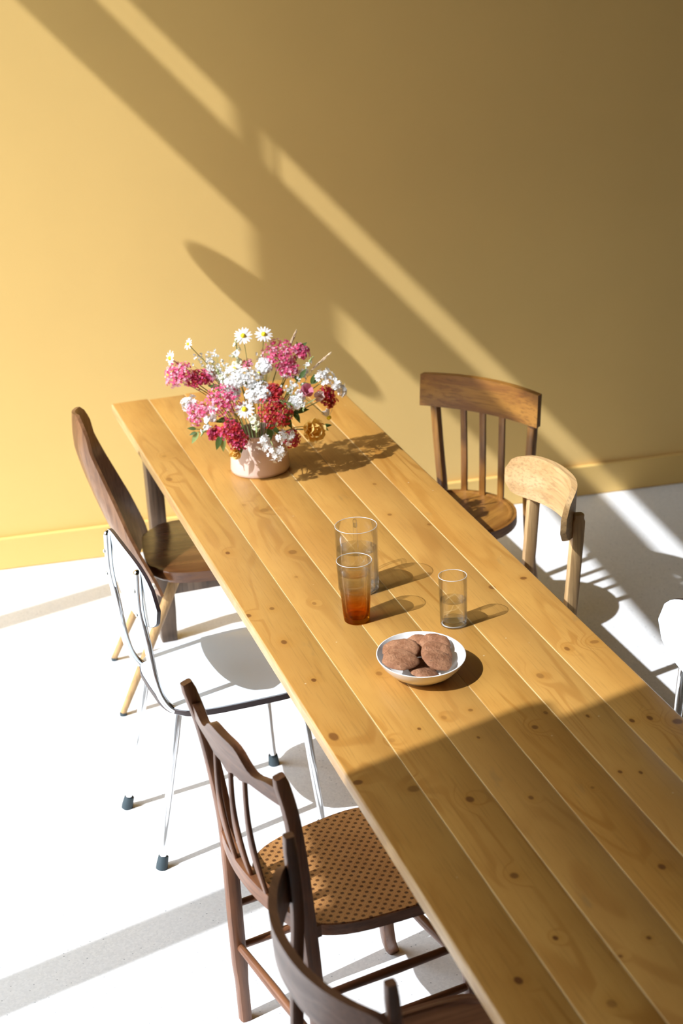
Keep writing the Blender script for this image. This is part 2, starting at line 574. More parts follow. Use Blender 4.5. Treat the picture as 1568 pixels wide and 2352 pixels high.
# --- white laminate and chrome chairs
def white_chair(label, x, y, deg):
    t = place('kitchen_chair', label, x, y, deg)
    def outline(g=0.0):
        pts = []
        for i in range(48):
            a = 2*PI*i/48
            ca, sa = math.cos(a), math.sin(a)
            e = .50
            px = (abs(ca)**e)*(1 if ca >= 0 else -1)
            py = (abs(sa)**e)*(1 if sa >= 0 else -1)
            X = .03 + (.215+g)*px
            wdt = (.205+g) + .012*px
            pts.append((X, wdt*py))
        return pts
    bm = NB(); slab(bm, outline(), .437, .452, .003)
    seat = obj('seat', bm, M_ply_edge, t, label='dark plywood seat board under the white top')
    bm = NB(); slab(bm, outline(-.002), .4515, .4555, .0015)
    obj('seat_top', bm, M_form, seat, label='white laminate seat top')
    # bent backrest
    n = 25
    ys = [-.222 + .444*i/(n-1) for i in range(n)]
    def zhi(y):
        q = abs(y)/.222
        return .775 + .092*(max(0, 1-q**3.2))**.5 + .004*(1-q)
    def zlo(y):
        q = abs(y)/.222
        return .770 - .090*(max(0, 1-q**2.6))**.5
    xf = lambda y, z: -.2105 + .28*y*y - .06*(z-.77)
    bm = NB(); curved_panel(bm, ys, xf, zlo, zhi, .010)
    bk = obj('backrest', bm, M_form, t, label='white laminate backrest')
    # dark edge strip round the panel
    loop = [(y, zhi(y)) for y in ys] + [(y, zlo(y)) for y in reversed(ys)]
    P = [Vector((xf(a, b), a, b)) for a, b in loop]
    bm = NB()
    rings = []
    c0 = Vector((-.2, 0, .77))
    for i, p in enumerate(P):
        tg = (P[(i+1) % len(P)] - P[i-1]).normalized()
        nx = Vector((1, 0, 0))
        o = tg.cross(nx).normalized()
        if o.dot(p-c0) < 0:
            o.negate()
        rings.append([bm.verts.new(p + nx*a + o*b) for a, b in ((-.0046, -.002), (.0046, -.002), (.0046, .0010), (-.0046, .0010))])
    for i in range(len(rings)):
        A, B = rings[i], rings[(i+1) % len(rings)]
        for k in range(4):
            bm.faces.new((A[k], A[(k+1) % 4], B[(k+1) % 4], B[k]))
    obj('edge_strip', bm, M_ply_edge, bk, label='dark edge of the backrest')
    for s in (-1, 1):
        path = bez([(-.221, s*.14, .845), (-.2235, s*.14, .745), (-.213, s*.14, .645), (-.203, s*.14, .545), (-.188, s*.14, .485), (-.160, s*.14, .445), (-.11, s*.14, .426), (.0, s*.14, .424), (.19, s*.14, .424)], 6)
        bm = NB(); tube(bm, path, .0105, 12, up=Vector((0, 1, 0)))
        fr = obj('frame_tube', bm, M_chrome, t)
        bm = NB()
        bmesh.ops.create_uvsphere(bm, u_segments=10, v_segments=6, radius=.011, matrix=Matrix.Translation((-.221, s*.14, .846)))
        obj('tube_end', bm, M_chrome, fr)
        for zz in (.80, .735):
            bm = NB(); lathe(bm, [(0, .003), (.004, .0025), (.006, 0), (0, 0)], 12)
            bmesh.ops.transform(bm, matrix=Matrix.Translation((-.234, s*.14, zz)) @ Matrix.Rotation(-PI/2, 4, 'Y'), verts=bm.verts)
            obj('screw', bm, M_screw, fr)
    for (x1, y1, x0, y0) in ((-.15, .135, -.24, .165), (-.15, -.135, -.24, -.165), (.18, .15, .21, .195), (.18, -.15, .21, -.195)):
        bm = NB(); tube(bm, [(x1, y1, .437), ((x1+x0)/2, (y1+y0)/2, .225), (x0, y0, .012)], [.0125, .0115, .0095], 12, up=Vector((0, 1, 0)))
        lg = obj('leg', bm, M_chrome, t)
        dx, dy = (x0-x1)/.425, (y0-y1)/.425
        bm = NB(); tube(bm, [(x0-dx*.03, y0-dy*.03, .034), (x0, y0, .012), (x0+dx*.012, y0+dy*.012, 0)], [.0135, .0155, .0160], 14, up=Vector((0, 1, 0)))
        obj('rubber_foot', bm, M_rubber, lg)
    bm = NB(); tube(bm, bez([(-.15, -.135, .430), (-.165, -.07, .424), (-.168, 0, .423), (-.165, .07, .424), (-.15, .135, .430)], 5), .009, 10); obj('cross_tube', bm, M_chrome, t)
    bm = NB(); tube(bm, [(.18, -.15, .428), (.185, 0, .428), (.18, .15, .428)], .009, 10); obj('cross_tube', bm, M_chrome, t)
    return t

white_chair('white laminate kitchen chair with chrome tube legs on the left side of the table', .430, -1.898, 10.5)
white_chair('white laminate chair cut off by the right edge of the photo', 1.25, -2.80, 186)

# --- brown bent plywood chair nearest the wall on the left
W_paddle = wood('walnut_plywood', (.125, .050, .018), (.255, .122, .054), 'z', .36, .3)
W_pseat = wood('walnut_seat', (.085, .030, .009), (.165, .066, .020), 'x', .27, .5)
W_pleg = wood('pale_beech_leg', (.38, .22, .08), (.52, .33, .14), 'z', .4, .3)
t = place('plywood_chair', 'brown bent plywood chair with a tall tapering one-piece back, nearest the wall on the left', .54, -1.06, -1)
zt = [.405, .46, .52, .60, .68, .76, .83, .88, .915, .938]
def ip(z, tab):
    for (a, va), (b, vb) in zip(tab, tab[1:]):
        if z <= b:
            q = max(0, (z-a)/(b-a))
            return va+(vb-va)*q
    return tab[-1][1]
CX = [(.40, -.236), (.46, -.258), (.52, -.286), (.60, -.318), (.68, -.345), (.76, -.368), (.83, -.384), (.88, -.385), (.915, -.383), (.94, -.380)]
SG = [(.40, .055), (.46, .060), (.52, .064), (.60, .066), (.68, .064), (.76, .057), (.83, .048), (.88, .042), (.915, .028), (.94, .012)]
HW = [(.40, .234), (.46, .226), (.52, .202), (.60, .165), (.68, .135), (.76, .110), (.83, .096), (.88, .088), (.915, .070), (.94, .035)]
bm = NB()
NY = 17
R1, R2 = [], []
zs = [zt[0] + (zt[-1]-zt[0])*i/26 for i in range(27)]
for z in zs:
    a, b = [], []
    for k in range(NY):
        q = -1+2*k/(NY-1)
        hw, c, s = ip(z, HW), ip(z, CX), ip(z, SG)
        y = hw*q
        x = c + s*q*q + .075*y*min(1, max(0, (z-.42)/.18))
        a.append(bm.verts.new((x+.005, y*.985, z))); b.append(bm.verts.new((x-.005, y, z)))
    R1.append(a); R2.append(b)
for i in range(len(zs)-1):
    for k in range(NY-1):
        bm.faces.new((R1[i][k], R1[i][k+1], R1[i+1][k+1], R1[i+1][k]))
        bm.faces.new((R2[i][k], R2[i+1][k], R2[i+1][k+1], R2[i][k+1]))
    bm.faces.new((R1[i][0], R1[i+1][0], R2[i+1][0], R2[i][0]))
    bm.faces.new((R1[i][-1], R2[i][-1], R2[i+1][-1], R1[i+1][-1]))
for k in range(NY-1):
    bm.faces.new((R1[0][k], R2[0][k], R2[0][k+1], R1[0][k+1]))
    bm.faces.new((R1[-1][k], R1[-1][k+1], R2[-1][k+1], R2[-1][k]))
back = obj('backrest', bm, W_paddle, t)
for s in (-1, 1):
    bm = NB(); lathe(bm, [(0, .005), (.007, .004), (.010, 0), (.010, -.006), (0, -.006)], 14)
    bmesh.ops.transform(bm, matrix=Matrix.Translation((-.2060 + s*.001, s*.2200, .437)) @ Vector((-1, s*.55, 0)).to_track_quat('Z', 'Y').to_matrix().to_4x4(), verts=bm.verts)
    obj('bolt_cap', bm, M_brass, back, label='pale metal bolt cap')
ol = []
for i in range(44):
    a = 2*PI*i/44
    ca, sa = math.cos(a), math.sin(a)
    ol.append((.0 + .215*(abs(ca)**.55)*(1 if ca > 0 else -1), (.214+.012*ca)*(abs(sa)**.55)*(1 if sa > 0 else -1)))
bm = NB(); slab(bm, ol, .428, .462, .009, 3)
obj('seat', bm, W_pseat, t)
for (x1, y1, x0, y0) in ((-.13, .15, -.335, .19), (-.13, -.15, -.335, -.19), (.15, .16, .24, .19), (.15, -.16, .24, -.19)):
    bm = NB(); tube(bm, [(x1, y1, .43), (x1*.5+x0*.5, (y1+y0)/2, .215), (x0, y0, .008)], [.017, .0145, .010], 12, up=Vector((0, 1, 0)))
    lg = obj('leg', bm, W_pleg, t, label='pale tapered leg')
    bm = NB(); tube(bm, [(x0, y0, .010), (x0, y0, 0)], [.0105, .011], 12, up=Vector((0, 1, 0)))
    obj('foot_cap', bm, M_rubber, lg)

# --- cane seated spindle chair
def vary(c, f):
    return tuple(min(1, x*f) for x in c)
def dark_set(name, d, l):
    return {a: wood(name+'_'+a, d, l, a, .38, .18) for a in 'xyz'}
WC = dark_set('brown_stain', (.120, .042, .016), (.215, .088, .038))
def cane_mat():
    k = MN('woven_cane')
    oc = k.objc()
    sx = k.n('ShaderNodeSeparateXYZ'); k.l(oc, sx.inputs[0])
    S = 1/.0165
    u = k.math('MULTIPLY', k.math('ADD', sx.outputs[0], sx.outputs[1]), S*.7071)
    v = k.math('MULTIPLY', k.math('SUBTRACT', sx.outputs[0], sx.outputs[1]), S*.7071)
    fu = k.math('SUBTRACT', k.math('FRACT', u), .5)
    fv = k.math('SUBTRACT', k.math('FRACT', v), .5)
    d = k.math('SQRT', k.math('ADD', k.math('MULTIPLY', fu, fu), k.math('MULTIPLY', fv, fv)))
    hole = k.mapr(d, .20, .29, 1, 0)
    xs = k.math('MULTIPLY', sx.outputs[0], S*1.414); ys = k.math('MULTIPLY', sx.outputs[1], S*1.414)
    def strand(q):
        return k.mapr(k.math('ABSOLUTE', k.math('SUBTRACT', k.math('FRACT', q), .5)), .03, .10, 1, 0)
    lines = k.math('MAXIMUM', strand(xs), strand(ys))
    lines = k.math('MAXIMUM', lines, strand(k.math('ADD', k.math('MULTIPLY', u, 1.0), .5)))
    lines = k.math('MAXIMUM', lines, strand(k.math('ADD', k.math('MULTIPLY', v, 1.0), .5)))
    n = k.noise(oc, 14, 3)
    base = k.mix(k.mapr(n, .3, .7), (.30, .125, .036), (.40, .185, .060))
    c = k.mix(k.math('MULTIPLY', lines, .55), base, (.50, .27, .10))
    c = k.mix(k.math('MULTIPLY', hole, .92), c, (.060, .022, .010))
    k.set(Base_Color=c, Roughness=.38)
    k.b.inputs['Coat Weight'].default_value = .25
    k.bump(k.math('SUBTRACT', k.math('MULTIPLY', lines, .3), hole), .35, .0015)
    return k.m
M_cane = cane_mat()
CN = .012
t = place('cane_chair', 'dark wood spindle back chair with a patterned cane seat on the left', .59, -2.895, 16)
ol = []
for i in range(48):
    a = 2*PI*i/48
    ca, sa = math.cos(a), math.sin(a)
    X = .0 + .205*(abs(ca)**.62)*(1 if ca > 0 else -1)
    ol.append((X, (.198 + .10*X)*(abs(sa)**.60)*(1 if sa > 0 else -1)))
bm = NB(); slab(bm, ol, .432, .458, .006, 3)
seat = obj('seat', bm, WC['x'], t)
bm = NB(); slab(bm, [(x*.985, y*.985) for x, y in ol], .4572, .4605, .002, 2)
obj('cane_panel', bm, M_cane, seat, label='patterned cane seat top')
POST = [(-.204, .0), (-.206, .25), (-.206, .45), (-.210, .56), (-.226, .70), (-.243, .80), (-.268, .895)]
for s in (-1, 1):
    pts = bez([(x, s*(.192+.016*(z/.9)), z) for x, z in POST] if s > 0 else [(x - {.45: .008, .56: .011, .70: .007, .80: .003}.get(z, 0) + (.006 if z < .1 else 0), -(.216+.024*max(0, (z-.45)/.45)**1.3), z) for x, z in POST], 5)
    pr = []
    for p in pts:
        q = 1.0 if p.z < .5 else (1.0-.12*(p.z-.5)/.4)
        w_ = .030 if p.z < .45 else .027
        k_ = .80 if p.z < .15 else 1
        if p.z > .88:
            q *= .80
        pr.append(rrect(w_*q, .034*q*k_, .28))
    bm = NB(); sweep(bm, pts, pr, up=Vector((1, 0, 0)))
    obj('post', bm, WC['z'], t)
# crest rail
n = 29
ys = [-.225 + .424*i/(n-1) for i in range(n)]
def c_hi(y):
    q = abs(y)
    return .843 + .030*math.exp(-(q/.085)**6) - .010*math.exp(-((q-.125)/.03)**2) + .004*(q/.2)
def c_lo(y):
    q = abs(y)
    base = .812 - .028*math.exp(-(q/.075)**4)
    return base + .016*math.exp(-((q-.033)/.026)**2) - .004
xr = lambda y, z: -.252 - .10*(z-.84) - .020*(1-(y/.2)**2)
bm = NB(); curved_panel(bm, ys, xr, c_lo, c_hi, .019)
obj('crest_rail', bm, WC['y'], t)
# lower back rail
bm = NB(); curved_panel(bm, ys, lambda y, z: -.210 - .030*(1-(y/.2)**2), lambda y: .487, lambda y: .517+.008*(1-(y/.2)**2), .022)
obj('back_rail', bm, WC['y'], t)
for y in (-.075, 0.0, .075):
    zz0, zz1 = .515, c_lo(y)+.006
    pts, pr = [], []
    for i in range(15):
        q = i/14
        z = zz0+(zz1-zz0)*q
        x = (-.210-.030) + ((-.252-.020+.004) - (-.240))*q - .012*math.sin(PI*q)
        wv = .0075 + .0075*math.exp(-((q-.36)/.26)**2)
        pts.append((x, y*(1-.06*q), z)); pr.append(rrect(wv*1.7, .010, .4))
    bm = NB(); sweep(bm, pts, pr, up=Vector((1, 0, 0)))
    obj('spindle', bm, WC['z'], t)
for s in (-1, 1):
    pts = bez([(.150, s*.165, .434), (.172, s*.190, .30), (.176, s*.198, .17), (.190, s*.212, .06), (.212, s*.235, .0)], 5)
    bm = NB(); sweep(bm, pts, [rrect(.036-.008*i/len(pts), .036-.008*i/len(pts), .25) for i in range(len(pts))], up=Vector((0, 1, 0)))
    obj('leg', bm, WC['z'], t)
    for z in (.20, .315):
        bm = NB(); tube(bm, [(-.205, s*.194, z), (-.01, s*.196, z), (.176, s*.197, z)], [.0085, .011, .0085], 10); obj('stretcher', bm, WC['x'], t)
bm = NB(); tube(bm, [(-.205, -.19, .205), (-.205, 0, .205), (-.205, .19, .205)], [.009, .0115, .009], 10); obj('stretcher', bm, WC['y'], t)
bm = NB(); tube(bm, [(.174, -.195, .24), (.174, 0, .24), (.174, .195, .24)], [.009, .0115, .009], 10); obj('stretcher', bm, WC['y'], t)

# --- bent rail cafe chairs (dark near one, pale one opposite)
def cafe_chair(label, x, y, deg, W, inner=False, square=False, drop=.20, rail_w=.205, post_y=.155, z0=.735, z1=.862, bow=.088, px=-.205, ptop=.80, tilt=.06, rail_end=-.165, posth=.036):
    t = place('cafe_chair', label, x, y, deg)
    n = 33
    ys = [-rail_w + 2*rail_w*i/(n-1) for i in range(n)]
    xr = lambda y, z: rail_end - bow*(1-(abs(y)/rail_w)**2.3) - tilt*(z-z0)
    def hi(y):
        q = abs(y)/rail_w
        return z1 - (z1-z0)*(drop*max(0, (q-.60)/.40)**2.2 + .20*max(0, (q-.88)/.12)**2.5)
    def lo(y):
        q = abs(y)/rail_w
        return z0 + (z1-z0)*(.5*drop*max(0, (q-.70)/.30)**2 + .20*max(0, (q-.88)/.12)**2.5) - .004*math.cos(q*PI/2)
    bm = NB(); curved_panel(bm, ys, xr, lo, hi, .017)
    bmesh.ops.bevel(bm, geom=[e for e in bm.edges if e.is_manifold and e.calc_face_angle(0) > 1.0], offset=.004, segments=2, affect='EDGES', clamp_overlap=True)
    obj('back_rail', bm, W['y'], t)
    for s in (-1, 1):
        xa = xr(post_y, z0) + (.020 if inner else -.0215)
        pts = bez([(px-.045, s*(post_y+.012), 0), (px-.012, s*(post_y+.006), .22), (px, s*post_y, .44), (xa+.004 if False else (px+xa)/2, s*post_y, .60), (xa, s*post_y, .74), (xa-tilt*(ptop-z0), s*post_y, ptop)], 5)
        pr = [rrect(.026 if not inner else .020, posth*(1 if p.z > .1 else .85)*(.8 if p.z > ptop-.012 else 1), .25) for p in pts]
        bm = NB(); sweep(bm, pts, pr, up=Vector((1, 0, 0))); obj('post', bm, W['z'], t)
    ex = .45 if square else 1.0
    sg = lambda v: (abs(v)**ex)*(1 if v >= 0 else -1)
    ol = [(.205*sg(math.cos(2*PI*i/48)), .205*sg(math.sin(2*PI*i/48))) for i in range(48)]
    bm = NB(); slab(bm, ol, .432, .462, .008, 3); st = obj('seat', bm, W['x'], t)
    bm = NB()
    rings = [[bm.verts.new((r*sg(math.cos(2*PI*i/48)), r*sg(math.sin(2*PI*i/48)), z)) for i in range(48)] for r, z in ((.197, .4615), (.192, .4655), (.184, .4655), (.180, .4615))]
    for A, B in zip(rings, rings[1:]):
        for i in range(48):
            bm.faces.new((A[i], A[(i+1) % 48], B[(i+1) % 48], B[i]))
    obj('seat_rim', bm, W['x'], st)
    for s in (-1, 1):
        bm = NB(); tube(bm, [(.13, s*.13, .434), (.15, s*.148, .21), (.165, s*.165, 0)], [.018, .016, .012], 12, up=Vector((0, 1, 0))); obj('leg', bm, W['z'], t)
    bm = NB()
    ring = [(.155*math.cos(2*PI*i/40)-.01, .150*math.sin(2*PI*i/40), .24) for i in range(41)]
    tube(bm, ring, .009, 8, cap=False); obj('ring_stretcher', bm, W['y'], t)
    return t
WD = dark_set('dark_brown_stain', (.085, .033, .015), (.165, .072, .036))
WL = dark_set('pale_beech', (.50, .29, .115), (.64, .42, .20))
cafe_chair('dark brown chair with a deeply bowed back rail at the bottom of the photo', .60, -3.60, 10, WD, inner=True, square=True, drop=.0, rail_w=.245, post_y=.230, z0=.752, z1=.838, bow=.085, px=-.195, ptop=.897, tilt=.05, rail_end=-.185, posth=.024)
cafe_chair('pale worn beech chair with a curved back board on the right of the table', 1.185, -1.82, 184, WL)

# --- slat back chair by the wall on the right
WE = dark_set('amber_brown_stain', (.200, .072, .010), (.36, .165, .030))
t = place('slat_back_chair', 'amber brown chair with three back slats and a round seat by the wall', 1.32, -1.07, 221)
n = 25
ys = [-.222 + .444*i/(n-1) for i in range(n)]
xr = lambda y, z: -.158 - .034*(1-(y/.222)**2) - .10*(z-.79)
bm = NB(); curved_panel(bm, ys, xr, lambda y: .742, lambda y: .846+.006*(1-(y/.222)**2), .022)
bmesh.ops.bevel(bm, geom=[e for e in bm.edges if e.is_manifold and e.calc_face_angle(0) > 1.0], offset=.004, segments=2, affect='EDGES', clamp_overlap=True)
obj('back_rail', bm, WE['y'], t)
for s in (-1, 1):
    pts = bez([(-.235, s*.175, 0), (-.200, s*.165, .22), (-.180, s*.165, .45), (-.178, s*.175, .60), (-.182, s*.186, .755), (-.190, s*.186, .80)], 5)
    bm = NB(); sweep(bm, pts, [rrect(.027, .030, .25) for p in pts], up=Vector((1, 0, 0))); obj('post', bm, WE['z'], t)
for y in (-.075, -.005, .065):
    pts = bez([(-.174, y, .458), (-.181, y*1.02, .60), (-.186, y*1.05, .748)], 6)
    bm = NB(); sweep(bm, pts, [rrect(.023, .010, .3) for p in pts], up=Vector((1, 0, 0))); obj('slat', bm, WE['z'], t)
ol = [(.200*math.cos(2*PI*i/48), .200*math.sin(2*PI*i/48)) for i in range(48)]
bm = NB(); slab(bm, ol, .430, .460, .008, 3); st = obj('seat', bm, WE['x'], t)
bm = NB()
rings = [[bm.verts.new((r*math.cos(2*PI*i/48), r*math.sin(2*PI*i/48), z)) for i in range(48)] for r, z in ((.192, .4595), (.187, .4635), (.179, .4635), (.174, .4595))]
for A, B in zip(rings, rings[1:]):
    for i in range(48):
        bm.faces.new((A[i], A[(i+1) % 48], B[(i+1) % 48], B[i]))
obj('seat_rim', bm, WE['x'], st)
for s in (-1, 1):
    bm = NB(); tube(bm, [(.13, s*.13, .432), (.15, s*.148, .21), (.165, s*.165, 0)], [.018, .016, .012], 12, up=Vector((0, 1, 0))); obj('leg', bm, WE['z'], t)
bm = NB(); tube(bm, [(.15*math.cos(2*PI*i/40)-.01, .148*math.sin(2*PI*i/40), .24) for i in range(41)], .009, 8, cap=False); obj('ring_stretcher', bm, WE['y'], t)

# ------------------------------------------------------------------ glassware
def glass_mat(name, tint=(1, 1, 1), grad=None, refr=.25, ior=1.45, clear=.99):
    """thin clear glass: straight-through light, mirror reflection by angle, a share of true refraction"""
    k = MN(name)
    g = k.n('ShaderNodeBsdfGlass'); g.inputs['IOR'].default_value = ior; g.inputs['Roughness'].default_value = 0.0
    tr = k.n('ShaderNodeBsdfTransparent')
    gl = k.n('ShaderNodeBsdfGlossy'); gl.inputs['Roughness'].default_value = .03
    lw = k.n('ShaderNodeLayerWeight'); lw.inputs['Blend'].default_value = .18
    edge = k.mapr(lw.outputs['Facing'], .35, .98, clear, clear*.80, smooth=False)
    if grad:
        sx = k.n('ShaderNodeSeparateXYZ'); k.l(k.objc(), sx.inputs[0])
        f = k.mapr(sx.outputs[2], grad[0], grad[1], 0, 1)
        col = k.mix(f, grad[2], tint)
    else:
        col = k.mix(0.0, tint, tint)
    tc = k.mix(1.0, col, edge, 'MULTIPLY')
    k.l(col, g.inputs['Color']); k.l(tc, tr.inputs['Color'])
    m1 = k.n('ShaderNodeMixShader'); m1.inputs[0].default_value = refr
    k.l(tr.outputs[0], m1.inputs[1]); k.l(g.outputs[0], m1.inputs[2])
    m2 = k.n('ShaderNodeMixShader'); k.l(k.mapr(lw.outputs['Fresnel'], 0, 1, 0, .55, smooth=False), m2.inputs[0])
    k.l(m1.outputs[0], m2.inputs[1]); k.l(gl.outputs[0], m2.inputs[2])
    k.l(m2.outputs[0], k.out.inputs['Surface'])
    return k.m
M_glass = glass_mat('clear_glass', (.993, .996, .996), refr=.06)
M_amber = glass_mat('amber_fade_glass', (.985, .97, .93), (.004, .105, (.86, .50, .055)), refr=.06)
M_water = glass_mat('water', (.985, .995, .995), refr=.50, ior=1.33, clear=.99)

def rim_mat():  # white mixed into clear glass, a painted highlight for rims and bases
    k = MN('painted_rim_highlight')
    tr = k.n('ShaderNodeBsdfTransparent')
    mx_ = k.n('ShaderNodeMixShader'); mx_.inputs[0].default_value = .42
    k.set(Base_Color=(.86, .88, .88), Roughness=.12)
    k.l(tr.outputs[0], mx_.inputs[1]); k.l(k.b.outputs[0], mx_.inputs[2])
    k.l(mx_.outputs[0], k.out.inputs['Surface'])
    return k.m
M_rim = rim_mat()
def tumbler(name, label, x, y, r0, r1, h, floor_t, wall_t, level, mat, cat):
    t = thing(name, label, cat, (x, y, HT))
    pr = [(0, .0005), (r0*.86, .0005), (r0*.97, .0025), (r0, .006)]
    for i in range(1, 9):
        q = i/8
        pr.append((r0+(r1-r0)*q, .006+(h-.006-.0015)*q))
    pr += [(r1-wall_t*.3, h), (r1-wall_t*.8, h-.0006), (r1-wall_t, h-.0025)]
    for i in range(1, 9):
        q = 1-i/8
        z = floor_t+.003+(h-.0025-floor_t-.003)*q
        rr = r0+(r1-r0)*((z-.006)/(h-.006))-wall_t
        pr.append((rr, z))
    pr += [(pr[-1][0]*.9, floor_t), (0, floor_t)]
    bm = NB(); lathe(bm, pr, 48)
    body = obj('glass_body', bm, mat, t)
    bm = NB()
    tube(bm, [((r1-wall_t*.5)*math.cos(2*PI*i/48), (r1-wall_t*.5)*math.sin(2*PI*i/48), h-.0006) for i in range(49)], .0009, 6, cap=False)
    obj('rim', bm, M_rim, body)  # added ring whose white stands in for the glint on the lip
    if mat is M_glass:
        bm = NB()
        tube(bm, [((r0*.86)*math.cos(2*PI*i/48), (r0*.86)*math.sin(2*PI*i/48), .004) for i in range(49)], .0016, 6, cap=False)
        obj('base_ring', bm, M_rim, body)  # added ring, brightness of the glass base painted in white
    ri = lambda z: r0+(r1-r0)*((z-.006)/(h-.006))-wall_t-.0004
    bm = NB(); lathe(bm, [(0, floor_t+.0006), (ri(floor_t)*.9, floor_t+.0006), (ri(floor_t+.004), floor_t+.004), (ri((level+floor_t)/2), (level+floor_t)/2), (ri(level), level), (ri(level)-.001, level-.0005), (0, level-.0005)], 48)
    obj('water', bm, M_water, t)
    return t
tumbler('amber_tumbler', 'tall tapered glass with an amber base, full of water, in front of the jug', .739, -2.321, .0315, .0435, .160, .012, .0022, .128, M_amber, 'glass')
tumbler('water_glass', 'small straight clear glass half full of water beside the cookie bowl', .957, -2.412, .0325, .0345, .129, .014, .0018, .066, M_glass, 'glass')
jx, jy = .782, -2.149
jug = tumbler('glass_jug', 'clear glass water jug with a handle, standing behind the amber tumbler', jx, jy, .0515, .0535, .174, .010, .0025, .112, M_glass, 'jug')
bm = NB()
hd = Vector((.17, .985, 0)).normalized()
tube(bm, bez([tuple(hd*.051+Vector((0, 0, .150))), tuple(hd*.078+Vector((0, 0, .152))), tuple(hd*.092+Vector((0, 0, .140))), tuple(hd*.088+Vector((0, 0, .085))), tuple(hd*.070+Vector((0, 0, .052))), tuple(hd*.050+Vector((0, 0, .045)))], 6), .0055, 10, up=Vector((.985, -.17, 0)))
obj('handle', bm, M_glass, jug)

# ------------------------------------------------------------------ bowl of cookies
M_china = plain('white_glazed_china', (.80, .78, .74), .22, 0, .3, .02)
BX, BY = .821, -2.631
bowl = thing('bowl', 'shallow white china bowl holding brown cookies', 'bowl', (BX, BY, HT))
bm = NB()
lathe(bm, [(0, .004), (.045, .004), (.050, .0005), (.055, .0005), (.060, .006), (.078, .018), (.092, .034), (.099, .047), (.1005, .050), (.0985, .0505), (.096, .047), (.088, .034), (.074, .020), (.056, .011), (0, .009)], 56, sy=1.14)
obj('bowl_body', bm, M_china, bowl)
def cookie_mat():
    k = MN('brown_cookie')
    oc = k.objc()
    n1 = k.noise(oc, 45, 5, .65)
    n2 = k.noise(oc, 190, 3)
    c = k.mix(k.mapr(n1, .35, .65), (.215, .085, .034), (.36, .170, .082))
    c = k.mix(k.math('MULTIPLY', k.mapr(n2, .58, .68), .6), c, (.09, .03, .014))
    k.set(Base_Color=c, Roughness=.8)
    k.bump(k.math('ADD', n1, k.math('MULTIPLY', n2, .4)), .7, .004)
    return k.m
M_cookie = cookie_mat()
def cookie(label, dx, dy, z, r, tx, ty, seed):
    random.seed(seed)
    bm = NB()
    bmesh.ops.create_uvsphere(bm, u_segments=28, v_segments=14, radius=1)
    ph = [random.uniform(0, 6.28) for _ in range(6)]
    for v in bm.verts:
        a = math.atan2(v.co.y, v.co.x)
        k = 1 + .035*math.sin(3*a+ph[0]) + .025*math.sin(5*a+ph[1]) + .018*math.sin(9*a+ph[2])
        rr = math.hypot(v.co.x, v.co.y)
        q = rr**.75 if rr > 0 else 0
        b = 1+.10*math.sin(9*v.co.x+ph[3])*math.sin(8*v.co.y+ph[4])
        v.co.x, v.co.y = v.co.x/max(rr, 1e-6)*q*k*r, v.co.y/max(rr, 1e-6)*q*k*r
        v.co.z *= .0088*b*(1.15 if v.co.z > 0 else .55)
    o = obj('cookie', bm, M_cookie)
    o.location = (BX+dx, BY+dy, HT+z)
    o.rotation_euler = (tx, ty, seed)
    tag(o, label, 'cookie', 'cookies in the white bowl')
    return o
cookie('brown cookie lying under the others in the middle of the bowl', .00, -.005, .021, .036, .05, .05, 1)
cookie('brown cookie half hidden at the front of the bowl between two others', -.010, -.066, .034, .035, .30, -.05, 2)
cookie('brown cookie at the back of the bowl beside the bare china', .006, .058, .040, .036, -.30, .10, 3)
cookie('rightmost brown cookie, leaning on the bare inside of the bowl', .040, .034, .046, .037, -.15, .42, 4)
cookie('brown cookie tilted on edge on the right, second from the front', .034, -.008, .049, .036, .05, .40, 5)
cookie('brown cookie tilted in the centre front, overlapping the rear ones', .028, -.042, .050, .035, .16, .30, 6)
cookie('large brown cookie on top at the left rear of the bowl', -.040, .022, .055, .043, .06, -.10, 7)
cookie('large brown cookie at the left front resting on the bowl rim', -.056, -.034, .060, .042, .08, -.12, 8)

# ------------------------------------------------------------------ flowers
VX, VY = .683, -1.243
M_pot = plain('pink_cream_glaze', (.72, .545, .455), .16, 0, .5, .02)
pot = thing('flower_pot', 'pinkish cream stoneware pot on the table holding the bouquet', 'vase', (VX, VY, HT))
bm = NB()
lathe(bm, [(0, .003), (.080, .003), (.085, .0005), (.0885, .004), (.0892, .012), (.0875, .040), (.0840, .070), (.0770, .096), (.0700, .104), (.069, .108), (.068, .120), (.0655, .122), (.063, .120), (.062, .104), (.070, .090), (.079, .06), (.081, .02), (.072, .010), (0, .009)], 64)
obj('pot_body', bm, M_pot, pot)

def petal_mat(name, col, thru=.35, var=0.0, rough=.6):
    k = MN(name)
    if var > 0:
        f = k.noise(k.objc(), 60, 3)
        c = k.mix(k.mapr(f, .3, .7), tuple(x*(1-var) for x in col), tuple(min(1, x*(1+var)) for x in col))
    else:
        c = k.mix(0.0, tuple(col), tuple(col))
    k.set(Base_Color=c, Roughness=rough)
    tl_ = k.n('ShaderNodeBsdfTranslucent'); k.l(c, tl_.inputs['Color'])
    mx_ = k.n('ShaderNodeMixShader'); mx_.inputs[0].default_value = thru
    k.l(k.b.outputs[0], mx_.inputs[1]); k.l(tl_.outputs[0], mx_.inputs[2])
    k.l(mx_.outputs[0], k.out.inputs['Surface'])
    return k.m
M_white = petal_mat('white_petal', (.86, .86, .84), var=0)
M_cream = petal_mat('cream_petal', (.80, .80, .60), var=.06)
M_yellow = plain('yellow_disc', (.78, .60, .01), .7, var=.1)
M_pink = petal_mat('pink_floret', (.66, .075, .20), var=.25)
M_pale_pink = petal_mat('pale_pink_floret', (.78, .38, .48), var=.1)
M_red = petal_mat('red_floret', (.46, .018, .022), var=.3)
